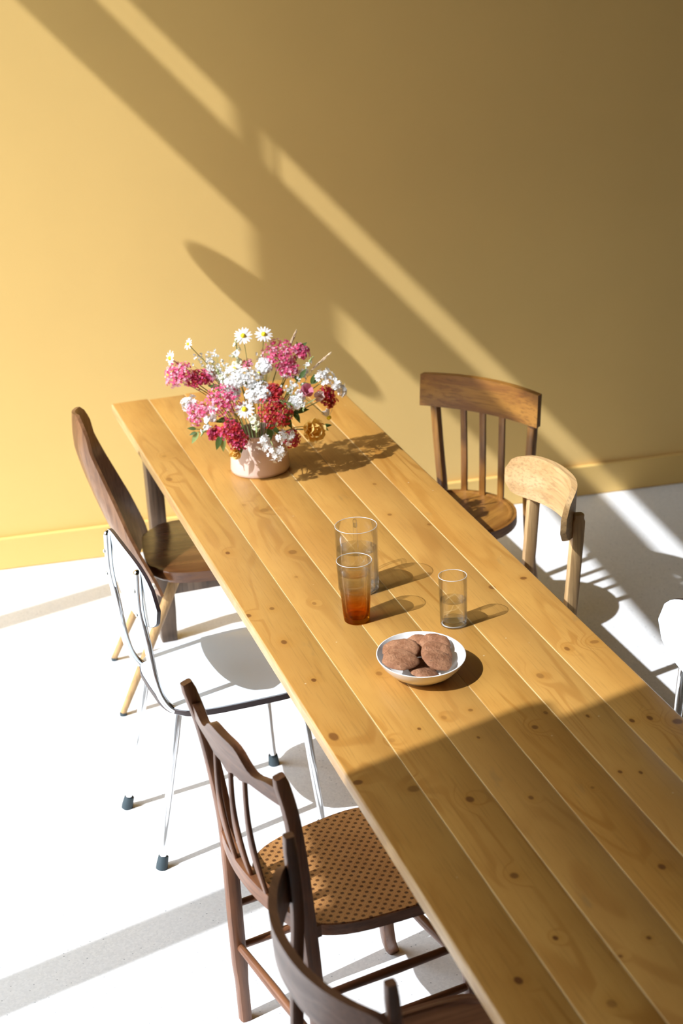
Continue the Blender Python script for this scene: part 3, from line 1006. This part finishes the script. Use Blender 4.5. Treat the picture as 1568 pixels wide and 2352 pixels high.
M_rosy = petal_mat('dusky_pink_petal', (.62, .22, .30), var=.1)
M_blush = petal_mat('blush_petal', (.78, .60, .55), var=.06)
M_yrose = petal_mat('apricot_rose_petal', (.94, .68, .24), var=.14)
M_stem = plain('olive_stem', (.17, .17, .045), .6, var=.15)
M_gstem = plain('pale_green_stem', (.30, .36, .14), .6, var=.1)
M_leafm = petal_mat('green_leaf', (.075, .13, .025), var=.3)
M_leafl = petal_mat('pale_green_leaf', (.30, .40, .14), var=.2)
M_grass = plain('dry_grass', (.66, .50, .33), .7, var=.12)

MOUTH = .075
def froot(h):
    r = math.hypot(h[0], h[1])
    q = min(.040, r*.28)/max(r, 1e-6)
    return Vector((h[0]*q, h[1]*q, MOUTH))
def flower(name, label, cat, h, group=None):
    rt = froot(h)
    t = thing(name, label, cat, (VX+rt.x, VY+rt.y, HT+rt.z), 0, group)
    return t, Vector(h)-rt
def add_stem(t, hl, mat, r=.0012, sag=.0):
    hz = hl.z
    up = max(hz*.62, .055 if hz < .10 else hz*.55)
    mid = Vector((hl.x*.40, hl.y*.40, up+sag))
    bm = NB(); tube(bm, bez([(0, 0, 0), tuple(mid), tuple(hl)], 7), r, 6)
    return obj('stem', bm, mat, t)
def orient(n):
    return Vector(n).normalized().to_track_quat('Z', 'Y').to_matrix().to_4x4()

PETAL = None
def petal_mesh(L, W, curl=.1, mat=None, seg=5, name='petal'):
    bm = NB()
    rows = []
    for i in range(seg+1):
        q = i/seg
        wv = W*.5*(math.sin(PI*min(1, .12+q*.80))**.7)
        z = curl*L*(q**2)
        rows.append([bm.verts.new((q*L, wv*s, z - .10*W*abs(s))) for s in (-1, -.35, .35, 1)])
    for A, B in zip(rows, rows[1:]):
        for k in range(3):
            bm.faces.new((A[k], A[k+1], B[k+1], B[k]))
    me = bpy.data.meshes.new(name)
    bm.to_mesh(me); bm.free()
    for p in me.polygons:
        p.use_smooth = True
    me.materials.append(mat)
    return me
DAISY = petal_mesh(1.0, .34, -.06, M_white)
def linked(name, me, parent, mat4):
    o = bpy.data.objects.new(name, me)
    COL.objects.link(o)
    o.parent = parent
    o.matrix_local = mat4
    return o

def daisy(label, h, n, r, np_=15, droop=False, sag=0.0, seed=0, close=0.0):
    random.seed(seed*17+3)
    t, hl = flower('daisy', label, 'flower', h, 'white daisies in the bouquet')
    add_stem(t, hl, M_stem, .0011, sag)
    Q = Matrix.Translation(hl) @ orient(n)
    for i in range(np_):
        a = 2*PI*i/np_ + random.uniform(-.08, .08)
        tilt = -close + random.uniform(-.10, .12)
        m = Q @ Matrix.Rotation(a, 4, 'Z') @ Matrix.Rotation(-tilt if not droop else .9+random.uniform(-.2, .2), 4, 'Y') @ Matrix.Translation((r*.22, 0, .0005)) @ Matrix.Scale(r*.80*random.uniform(.92, 1.05), 4)
        linked('petal', DAISY, t, m)
    bm = NB()
    lathe(bm, [(0, .34), (.16, .30), (.27, .18), (.31, .02), (.22, -.12), (0, -.16)], 14)
    bmesh.ops.transform(bm, matrix=Q @ Matrix.Scale(r*.92, 4), verts=bm.verts)
    obj('disc', bm, M_yellow, t)
    return t

def floret_mesh(bm, M4, s, np_=5, mi=0, cup=.25):
    c = bm.verts.new(M4 @ Vector((0, 0, 0)))
    for k in range(np_):
        a = 2*PI*k/np_
        w_ = PI/np_*.92
        p1 = bm.verts.new(M4 @ Vector((s*.62*math.cos(a-w_), s*.62*math.sin(a-w_), s*cup*.6)))
        p2 = bm.verts.new(M4 @ Vector((s*math.cos(a), s*math.sin(a), s*cup)))
        p3 = bm.verts.new(M4 @ Vector((s*.62*math.cos(a+w_), s*.62*math.sin(a+w_), s*cup*.6)))
        f = bm.faces.new((c, p1, p2, p3)); f.material_index = mi
def cluster(name, label, h, n, R, mats, fs, count, flat=.6, seed=1, np_=5, group=None, cat='flower', mixp=.4, stem=M_stem, aspect=(1, 1)):
    random.seed(seed)
    R *= 1.24
    t, hl = flower(name, label, cat, h, group)
    n = Vector(n).normalized()
    add_stem(t, hl - n*R*.45, stem, .0015)
    Q = Matrix.Translation(hl) @ orient(n)
    bm = NB()
    # sub-heads make the dome lumpy
    subs = []
    for i in range(7):
        a = 2*PI*i/6 + random.uniform(-.3, .3)
        q = .55 if i < 6 else 0
        subs.append(Vector((q*math.cos(a), q*math.sin(a), .18*(1-q))))
    for i in range(count):
        sbi = random.choice(subs)
        th = random.uniform(0, 2*PI); cz = random.uniform(-.35, 1)
        sr = math.sqrt(max(0, 1-cz*cz))
        d = Vector((sr*math.cos(th), sr*math.sin(th), cz))
        p = sbi + d*random.uniform(.30, .56)
        p = Vector((p.x*R*aspect[0], p.y*R*aspect[1], p.z*R*flat*1.2))
        nn = (d + Vector((0, 0, .35))).normalized()
        m = Q @ Matrix.Translation(p) @ orient(nn) @ Matrix.Rotation(random.uniform(0, 6), 4, 'Z')
        floret_mesh(bm, m, fs*random.uniform(.75, 1.15), np_, 1 if (len(mats) > 1 and random.random() < mixp) else 0)
    o = obj('florets', bm, mats, t, smooth=False, kind='stuff')
    # branching stalks under the dome
    bm = NB()
    for sbi in subs:
        p = Q @ Vector((sbi.x*R*.9*aspect[0], sbi.y*R*.9*aspect[1], sbi.z*R*flat))
        tube(bm, [tuple(hl - n*R*.5), tuple((hl - n*R*.5)*.4 + p*.6), tuple(p)], .0009, 5)
    obj('stalks', bm, stem, t)
    return t

UPF = (-.12, -.55, .82)      # most heads turn up and towards the open room
# daisies
daisy('white daisy standing highest above the bouquet, over the cream snapdragon', (-.023, .003, .413), (-.05, -.75, .66), .0265, 16, seed=1)
daisy('white daisy high on a bare thin stem, right of the other topmost daisy', (.039, .015, .407), (.05, -.70, .71), .0265, 15, seed=2, sag=-.01)
daisy('small white daisy seen edge-on at the upper left of the bouquet', (-.181, .022, .400), (-.80, -.35, .50), .018, 12, seed=3)
daisy('white daisy seen from the side furthest left, on a long bent stem', (-.236, .028, .362), (-.92, -.34, .22), .023, 14, seed=4)
daisy('white daisy low at the far left, below the edge-on one', (-.247, .009, .317), (-.88, -.45, .1), .021, 12, seed=5)
daisy('open white daisy with a yellow eye low at the front of the bouquet', (-.051, -.118, .232), (-.1, -.72, .69), .0285, 15, seed=6)
daisy('white daisy with yellow eye under the cream snapdragon', (-.060, -.030, .326), (-.05, -.35, .93), .026, 15, seed=7)
daisy('small white daisy to the right of the fluffy white heads', (.008, -.045, .309), (.5, -.45, .75), .020, 13, seed=8)
daisy('white daisy half hidden under the big pink cluster', (.093, -.020, .292), (.1, -.4, .9), .020, 13, seed=9)
daisy('white daisy drooping on a pale arched stem at the right over the table', (.199, -.083, .166), (.25, -.35, -.85), .027, 13, droop=True, sag=.10, seed=10)

PK = [M_pink, M_pale_pink]
G = 'pink valerian heads in the bouquet'
def val(label, h, R, seed, n=UPF, mats=PK, mixp=.45, cnt=None):
    cluster('valerian', label, h, n, R, mats, .0050, cnt or int(130+R*6500), .85, seed, 5, G, mixp=mixp)
val('pink valerian head furthest left in the bouquet', (-.217, -.004, .318), .034, 11, (-.5, -.5, .7))
val('rosy valerian head just right of the leftmost pink head', (-.169, .001, .297), .026, 12, mats=[M_red, M_pink], mixp=.6)
val('small rosy valerian head on a brown stalk at the left rear', (-.129, .017, .296), .021, 13, mixp=.3)
val('large bright pink valerian head at the front left centre', (-.105, -.087, .255), .042, 14, (-.2, -.7, .68))
val('pink and white valerian head hanging at the left side', (-.178, -.049, .212), .030, 15, (-.6, -.6, .5), mixp=.65)
val('big pink valerian head highest on the right', (.082, .008, .342), .041, 16, (-.05, -.6, .8))
val('small pink valerian head right behind the big high one', (.143, .008, .345), .022, 17, (.3, -.5, .8))
val('tiny pink valerian sprig between the cream snapdragon and the bare daisy stem', (-.015, .012, .323), .014, 18, cnt=60)
val('pale pink valerian head below the big high one', (.100, -.015, .301), .026, 19, mixp=.6)
RD = [M_red, M_pink]
G = 'red flower heads in the bouquet'
def red(label, h, R, seed, n=UPF, mixp=.25, cnt=None):
    cluster('red_valerian', label, h, n, R, RD, .0052, cnt or int(130+R*6000), .85, seed, 5, G, mixp=mixp)
red('large deep red flower head at the front right of the pot', (.032, -.138, .219), .040, 21, (.05, -.8, .6), .12)
red('red flower head low at the front, left of the pale snapdragon', (-.097, -.118, .176), .026, 22, (-.2, -.8, .5), .4)
red('dark red round head at the right side of the bouquet', (.202, -.053, .218), .028, 23, (.6, -.6, .5), .12)
red('red flower head hanging over the pot rim beside the dark leaf', (-.076, -.126, .143), .024, 24, (-.1, -.9, .3), .35)
red('dark red head deep inside the bouquet above the large red one', (.041, -.087, .262), .022, 25, mixp=.05)
red('pinkish red sprig low at the left front', (-.136, -.088, .158), .018, 26, (-.5, -.8, .3), .55)
red('small rosy head beside the apricot rose', (.079, -.118, .126), .021, 27, (.2, -.9, .3), .7)
G = 'white flower clusters in the bouquet'
def wht(label, h, R, seed, n=UPF, fs=.0062, asp=(1, 1), cnt=None, flat=.8):
    cluster('white_blossom', label, h, n, R, [M_white], fs, cnt or int(120+R*5500), flat, seed, 6, G, stem=M_gstem, aspect=asp)
wht('broad fluffy white flower head in the middle of the bouquet', (-.046, -.056, .301), .036, 31, (-.02, -.65, .76), asp=(1.35, .8))
wht('fluffy white flower head below and right of the broad one', (-.005, -.090, .266), .030, 32)
wht('row of white bells at the upper right of the bouquet', (.202, -.033, .268), .026, 33, (.4, -.5, .75), .0100, cnt=42)
wht('white blossom at the far right end of the bouquet', (.236, -.049, .242), .024, 34, (.7, -.5, .5), .0100, cnt=42)
wht('white fluffy blossom at the left edge beside hanging pink', (-.196, -.019, .235), .020, 35, (-.7, -.5, .5), .0085, cnt=45)
wht('white blossom cluster hanging at the left of the pot front', (-.005, -.146, .131), .018, 36, (-.1, -.95, .2), .0098, cnt=30)
wht('lowest white blossom cluster hanging over the pot', (.028, -.156, .100), .020, 37, (.0, -.95, .1), .0098, cnt=30)
wht('white blossom cluster hanging at the right of the pot front', (.058, -.146, .143), .020, 38, (.15, -.9, .3), .0098, cnt=30)

wht('small fluffy white head behind the large pink one at the left front', (-.075, -.050, .262), .022, 39)
wht('small white head at the right of the bare daisy stem', (.030, -.010, .318), .020, 40)
wht('white head beside the dusky pink sweet pea', (.100, -.095, .225), .017, 45, (.1, -.8, .6))
def blossom_mesh(mat, name='blossom'):
    bm = NB()
    for k in range(5):
        a = 2*PI*k/5 + (.2 if k % 2 else 0)
        L = 1.0 if k < 3 else .8
        rows = []
        for i in range(5):
            q = i/4
            wv = .42*math.sin(PI*min(1, .2+.72*q))
            rad = .15+L*q*.8
            z = .9*q - .65*q*q*q
            rows.append([bm.verts.new((rad*math.cos(a)-s*wv*math.sin(a), rad*math.sin(a)+s*wv*math.cos(a), z+.12*(1-abs(s)))) for s in (-1, 0, 1)])
        for A, B in zip(rows, rows[1:]):
            for j in range(2):
                bm.faces.new((A[j], A[j+1], B[j+1], B[j]))
    tube(bm, [(0, 0, -.7), (0, 0, -.3), (0, 0, .1)], [.12, .22, .28], 8)
    me = bpy.data.meshes.new(name); bm.to_mesh(me); bm.free()
    for p in me.polygons:
        p.use_smooth = True
    me.materials.append(mat)
    return me
BL_W = blossom_mesh(M_white); BL_C = blossom_mesh(M_cream); BL_P = blossom_mesh(M_rosy); BL_B = blossom_mesh(M_blush)
def snap(label, h, ax, L, nb, size, meshes, seed):
    random.seed(seed)
    t, hl = flower('snapdragon', label, 'flower', h, 'snapdragons in the bouquet')
    ax = Vector(ax).normalized()
    top = hl + ax*L*.5; bot = hl - ax*L*.5
    bm = NB(); tube(bm, bez([(0, 0, 0), tuple(bot*.75+Vector((0, 0, .02))), tuple(bot), tuple(top)], 6), .0016, 6); obj('stem', bm, M_gstem, t)
    for i in range(nb):
        q = i/max(1, nb-1)
        p = bot.lerp(top, q)
        a = i*2.4+random.uniform(-.3, .3)
        side = ax.orthogonal().normalized()
        side = Matrix.Rotation(a, 3, ax) @ side
        side = (side + Vector((0, -.7, .15))).normalized()
        s = size*(1.1-.55*q)
        m = Matrix.Translation(p+side*s*.5) @ orient(side+ax*.35) @ Matrix.Rotation(random.uniform(0, 6), 4, 'Z') @ Matrix.Scale(s, 4)
        linked('blossom', random.choice(meshes), t, m)
    bm = NB()
    for i in range(5):
        p = top + ax*(.004*i)
        bmesh.ops.create_uvsphere(bm, u_segments=7, v_segments=5, radius=.0042-.0005*i, matrix=Matrix.Translation(p+Vector((random.uniform(-.003, .003), -.001, 0))))
    obj('buds', bm, M_gstem, t, label='pale green buds')
snap('tall cream snapdragon spike under the topmost daisy', (-.043, .018, .352), (.05, .05, 1), .085, 8, .0150, [BL_C, BL_W, BL_C], 41)
snap('white snapdragon at the left front with drooping blossoms', (-.151, -.085, .197), (-.5, -.5, -.55), .070, 7, .0165, [BL_W], 42)
snap('greenish cream snapdragon hanging over the pot rim in front', (-.026, -.140, .197), (-.05, -.75, -.35), .050, 7, .0160, [BL_C], 43)
snap('white blossom spike at the right front above the dark leaf', (.117, -.112, .242), (.05, -.4, -.6), .040, 6, .0125, [BL_W], 44)
snap('cream snapdragon leaning left beside the broad fluffy white head', (-.095, -.040, .300), (-.4, -.2, .9), .055, 6, .0140, [BL_C, BL_W], 46)
snap('pale cream snapdragon tip at the right under the slanting grass', (.150, -.020, .300), (.5, -.1, .85), .050, 6, .0125, [BL_C, BL_W], 47)
def pea(label, h, n, mat, size, seed, cnt=5):
    random.seed(seed)
    t, hl = flower('sweet_pea', label, 'flower', h, 'sweet peas in the bouquet')
    add_stem(t, hl, M_gstem, .0012)
    Q = Matrix.Translation(hl) @ orient(n)
    me = petal_mesh(1.0, .85, .35, mat)
    for i in range(cnt):
        a = 2*PI*i/cnt
        m = Q @ Matrix.Rotation(a, 4, 'Z') @ Matrix.Rotation(-.65-random.uniform(0, .35), 4, 'Y') @ Matrix.Scale(size*random.uniform(.85, 1.1), 4)
        linked('petal', me, t, m)
pea('dusky pink ruffled sweet pea right of the centre', (.131, -.096, .251), (.1, -.8, .6), M_rosy, .034, 51)
pea('pale blush sweet pea beside the dark red round head', (.168, -.082, .228), (.3, -.8, .5), M_blush, .034, 52)
def rose(label, h, n, R, seed, layers=3):
    random.seed(seed)
    t, hl = flower('rose', label, 'flower', h, 'apricot roses in the bouquet')
    add_stem(t, hl, M_stem, .002)
    Q = Matrix.Translation(hl) @ orient(n)
    me = petal_mesh(1.0, 1.15, .55, M_yrose, 6)
    for L in range(layers):
        cnt = (7, 6, 4)[L]
        for i in range(cnt):
            a = 2*PI*i/cnt + L*.5 + random.uniform(-.15, .15)
            m = Q @ Matrix.Translation((0, 0, L*R*.12)) @ Matrix.Rotation(a, 4, 'Z') @ Matrix.Rotation(-(.25+.42*L)+random.uniform(-.12, .12), 4, 'Y') @ Matrix.Scale(R*(1.0-.22*L), 4)
            linked('petal', me, t, m)
rose('large apricot yellow rose low at the right of the pot', (.139, -.108, .144), (.35, -.85, .15), .041, 61)
rose('small orange rose bud hanging left of the pot rim', (-.085, -.118, .107), (-.25, -.9, -.3), .021, 62)
rose('small apricot rose tucked between dark leaves over the pot', (.046, -.106, .150), (.1, -.95, .2), .018, 63, 2)
def grass(label, h, ax, L, seed):
    random.seed(seed)
    t, hl = flower('grass_stalk', label, 'grass', h, 'dry grass heads in the bouquet')
    ax = Vector(ax).normalized()
    bot = hl - ax*L*.5; top = hl + ax*L*.5
    bm = NB(); tube(bm, bez([(0, 0, 0), tuple(bot*.6), tuple(bot), tuple(top)], 6), .0009, 5); obj('stem', bm, M_grass, t)
    bm = NB()
    for i in range(60):
        q = i/59
        p = bot.lerp(top, q)
        r = .0048*math.sin(PI*(.12+.85*q))**.7+.0006
        d = Vector((random.gauss(0, 1), random.gauss(0, 1), random.gauss(0, 1))).normalized()
        d = (d - ax*d.dot(ax)).normalized()
        m = Matrix.Translation(p+d*r*.6) @ orient(ax+d*.35)
        g = bmesh.ops.create_cone(bm, cap_ends=True, segments=5, radius1=.0016, radius2=.0002, depth=.009, matrix=m)
    obj('seed_head', bm, M_grass, t)
grass('pale dry grass head rising behind the big high pink cluster', (.128, .041, .376), (.45, .0, .9), .052, 71)
grass('pale dry grass head slanting to the upper right of the bouquet', (.201, -.002, .312), (.78, 0, .62), .075, 72)
def gyp(label, h, spread, cnt, seed):
    random.seed(seed)
    t, hl = flower('gypsophila', label, 'flower', h, 'airy white sprays in the bouquet')
    bm = NB(); bs = NB()
    tube(bs, bez([(0, 0, 0), tuple(hl*.55), tuple(hl)], 5), .0008, 5)
    for i in range(cnt):
        p = hl + Vector((random.gauss(0, spread), random.gauss(0, spread*.6), random.gauss(0, spread*.7)))
        tube(bs, [tuple(hl*.62), tuple((hl*.62+p)*.5+Vector((0, 0, .004))), tuple(p)], .00035, 4)
        for k in range(3):
            m = Matrix.Translation(p+Vector((random.gauss(0, .002), random.gauss(0, .002), random.gauss(0, .002)))) @ orient((random.gauss(0, .5), -1, random.gauss(.4, .5)))
            floret_mesh(bm, m, .0036, 5, 0, .4)
    obj('stem', bs, M_gstem, t)
    obj('florets', bm, M_white, t, smooth=False, kind='stuff')
gyp('thin airy white spray at the upper left above the pink heads', (-.122, .036, .352), .022, 34, 81)
gyp('airy white spray left of the cream snapdragon', (-.100, -.006, .326), .020, 44, 82)
gyp('airy white spray beside the bare daisy stem', (.048, .043, .322), .012, 18, 83)
gyp('tiny white filler flowers between the red heads and dark leaves', (.090, -.058, .262), .018, 34, 84)

def leaf_mesh(mat, wd=.42):
    bm = NB()
    rows = []
    for i in range(7):
        q = i/6
        wv = wd*.5*math.sin(PI*min(1, .06+.94*q)**.8)
        rows.append([bm.verts.new((q, wv*s, -.18*q*q + .10*abs(s)*wv*2)) for s in (-1, 0, 1)])
    for A, B in zip(rows, rows[1:]):
        for j in range(2):
            bm.faces.new((A[j], A[j+1], B[j+1], B[j]))
    me = bpy.data.meshes.new('leaf'); bm.to_mesh(me); bm.free()
    for p in me.polygons:
        p.use_smooth = True
    me.materials.append(mat)
    return me
LF_D = leaf_mesh(M_leafm); LF_L = leaf_mesh(M_leafl, .38)
def sprig(label, h, items, stem=M_stem):
    """items: (offset, direction, length, mesh)"""
    t, hl = flower('leafy_sprig', label, 'foliage', h, 'leafy sprigs in the bouquet')
    add_stem(t, hl, stem, .0012)
    for off, d, L, me in items:
        d = Vector(d).normalized()
        x = d
        z = (Vector((0, -.75, .65)) - d*d.dot(Vector((0, -.75, .65)))).normalized()
        y = z.cross(x)
        m = Matrix.Translation(hl+Vector(off)) @ Matrix((x, y, z)).transposed().to_4x4() @ Matrix.Scale(L, 4)
        linked('leaf', me, t, m)
sprig('small green leaf sticking out at the left over the table', (-.185, -.030, .158), [((0, 0, 0), (-.95, 0, .25), .026, LF_D)])
sprig('long yellowish green leaf hanging at the far left below the bouquet', (-.180, -.036, .150), [((0, 0, 0), (-.55, 0, -.8), .042, LF_L), ((-.006, 0, 0), (-.8, 0, -.2), .022, LF_D)])
sprig('pair of pale mottled leaves hanging left of the orange bud', (-.120, -.110, .156), [((0, 0, 0), (.0, -.2, -1), .048, LF_L), ((-.006, 0, 0), (-.35, -.2, -.9), .042, LF_D)])
sprig('narrow dark leaf hanging against the pot', (-.072, -.134, .150), [((0, 0, 0), (-.05, -.1, -1), .050, LF_D)])
sprig('broad dark green leaf right of the large red head', (.060, -.126, .205), [((0, 0, 0), (.45, -.2, -.8), .050, LF_D), ((.0, 0, .0), (.1, -.2, -.9), .040, LF_D)])
sprig('dark leaf under the large red head over the pot', (.016, -.122, .172), [((0, 0, 0), (.05, -.2, -1), .044, LF_D), ((.01, 0, 0), (.5, -.2, -.6), .034, LF_D)])
sprig('bright green pointed leaf with buds above the large red head', (.072, -.125, .240), [((0, 0, 0), (-.9, -.1, .25), .042, LF_L), ((.0, 0, 0), (.6, -.2, -.4), .026, LF_L)])
sprig('brown green buds and leaves at the upper right beside the grass', (.140, .017, .352), [((0, 0, 0), (.7, 0, .5), .030, LF_D), ((0, 0, 0), (-.2, 0, .9), .022, LF_D)])
sprig('dark leafy stem in the middle right of the bouquet', (.128, -.041, .280), [((0, 0, 0), (.5, 0, .7), .034, LF_D), ((0, 0, -.01), (-.5, 0, .6), .032, LF_D), ((0, 0, -.02), (.7, -.2, .1), .030, LF_D)])
sprig('small green leaves beside the drooping daisy', (.180, -.082, .140), [((0, 0, 0), (.9, -.1, .1), .028, LF_D), ((0, 0, 0), (.6, -.1, -.5), .024, LF_L)])
sprig('dark green leaves at the right behind the blush sweet pea', (.160, -.046, .262), [((0, 0, 0), (.8, 0, .4), .032, LF_D), ((0, 0, 0), (.3, 0, .8), .030, LF_D)])
sprig('olive leaves deep in the left of the bouquet', (-.100, -.020, .270), [((0, 0, 0), (-.8, 0, .3), .040, LF_D), ((0, 0, 0), (.2, -.2, .8), .034, LF_D), ((0, 0, 0), (-.3, -.4, -.4), .036, LF_D)])
sprig('olive leaves filling the middle behind the fluffy white heads', (-.010, -.030, .265), [((0, 0, 0), (-.7, 0, .4), .042, LF_D), ((0, 0, 0), (.7, 0, .4), .042, LF_D), ((0, 0, 0), (0, -.6, -.3), .040, LF_D)])
sprig('dark leaves low in the shade at the back of the bouquet', (.030, .030, .200), [((0, 0, 0), (-.9, .2, .1), .05, LF_D), ((0, 0, 0), (.9, .2, .2), .05, LF_D), ((0, 0, 0), (.2, .6, .2), .05, LF_D)])
sprig('green leaves under the bright pink head at the front left', (-.090, -.070, .190), [((0, 0, 0), (-.7, -.3, .1), .045, LF_D), ((0, 0, 0), (.4, -.5, -.2), .045, LF_D), ((0, 0, 0), (-.2, -.6, -.5), .036, LF_L)])
sprig('green leaves inside the right of the bouquet above the apricot rose', (.100, -.070, .190), [((0, 0, 0), (.8, -.3, .2), .045, LF_D), ((0, 0, 0), (-.4, -.5, .1), .042, LF_D), ((0, 0, 0), (.2, -.6, -.4), .040, LF_D)])
bpy.context.view_layer.update()
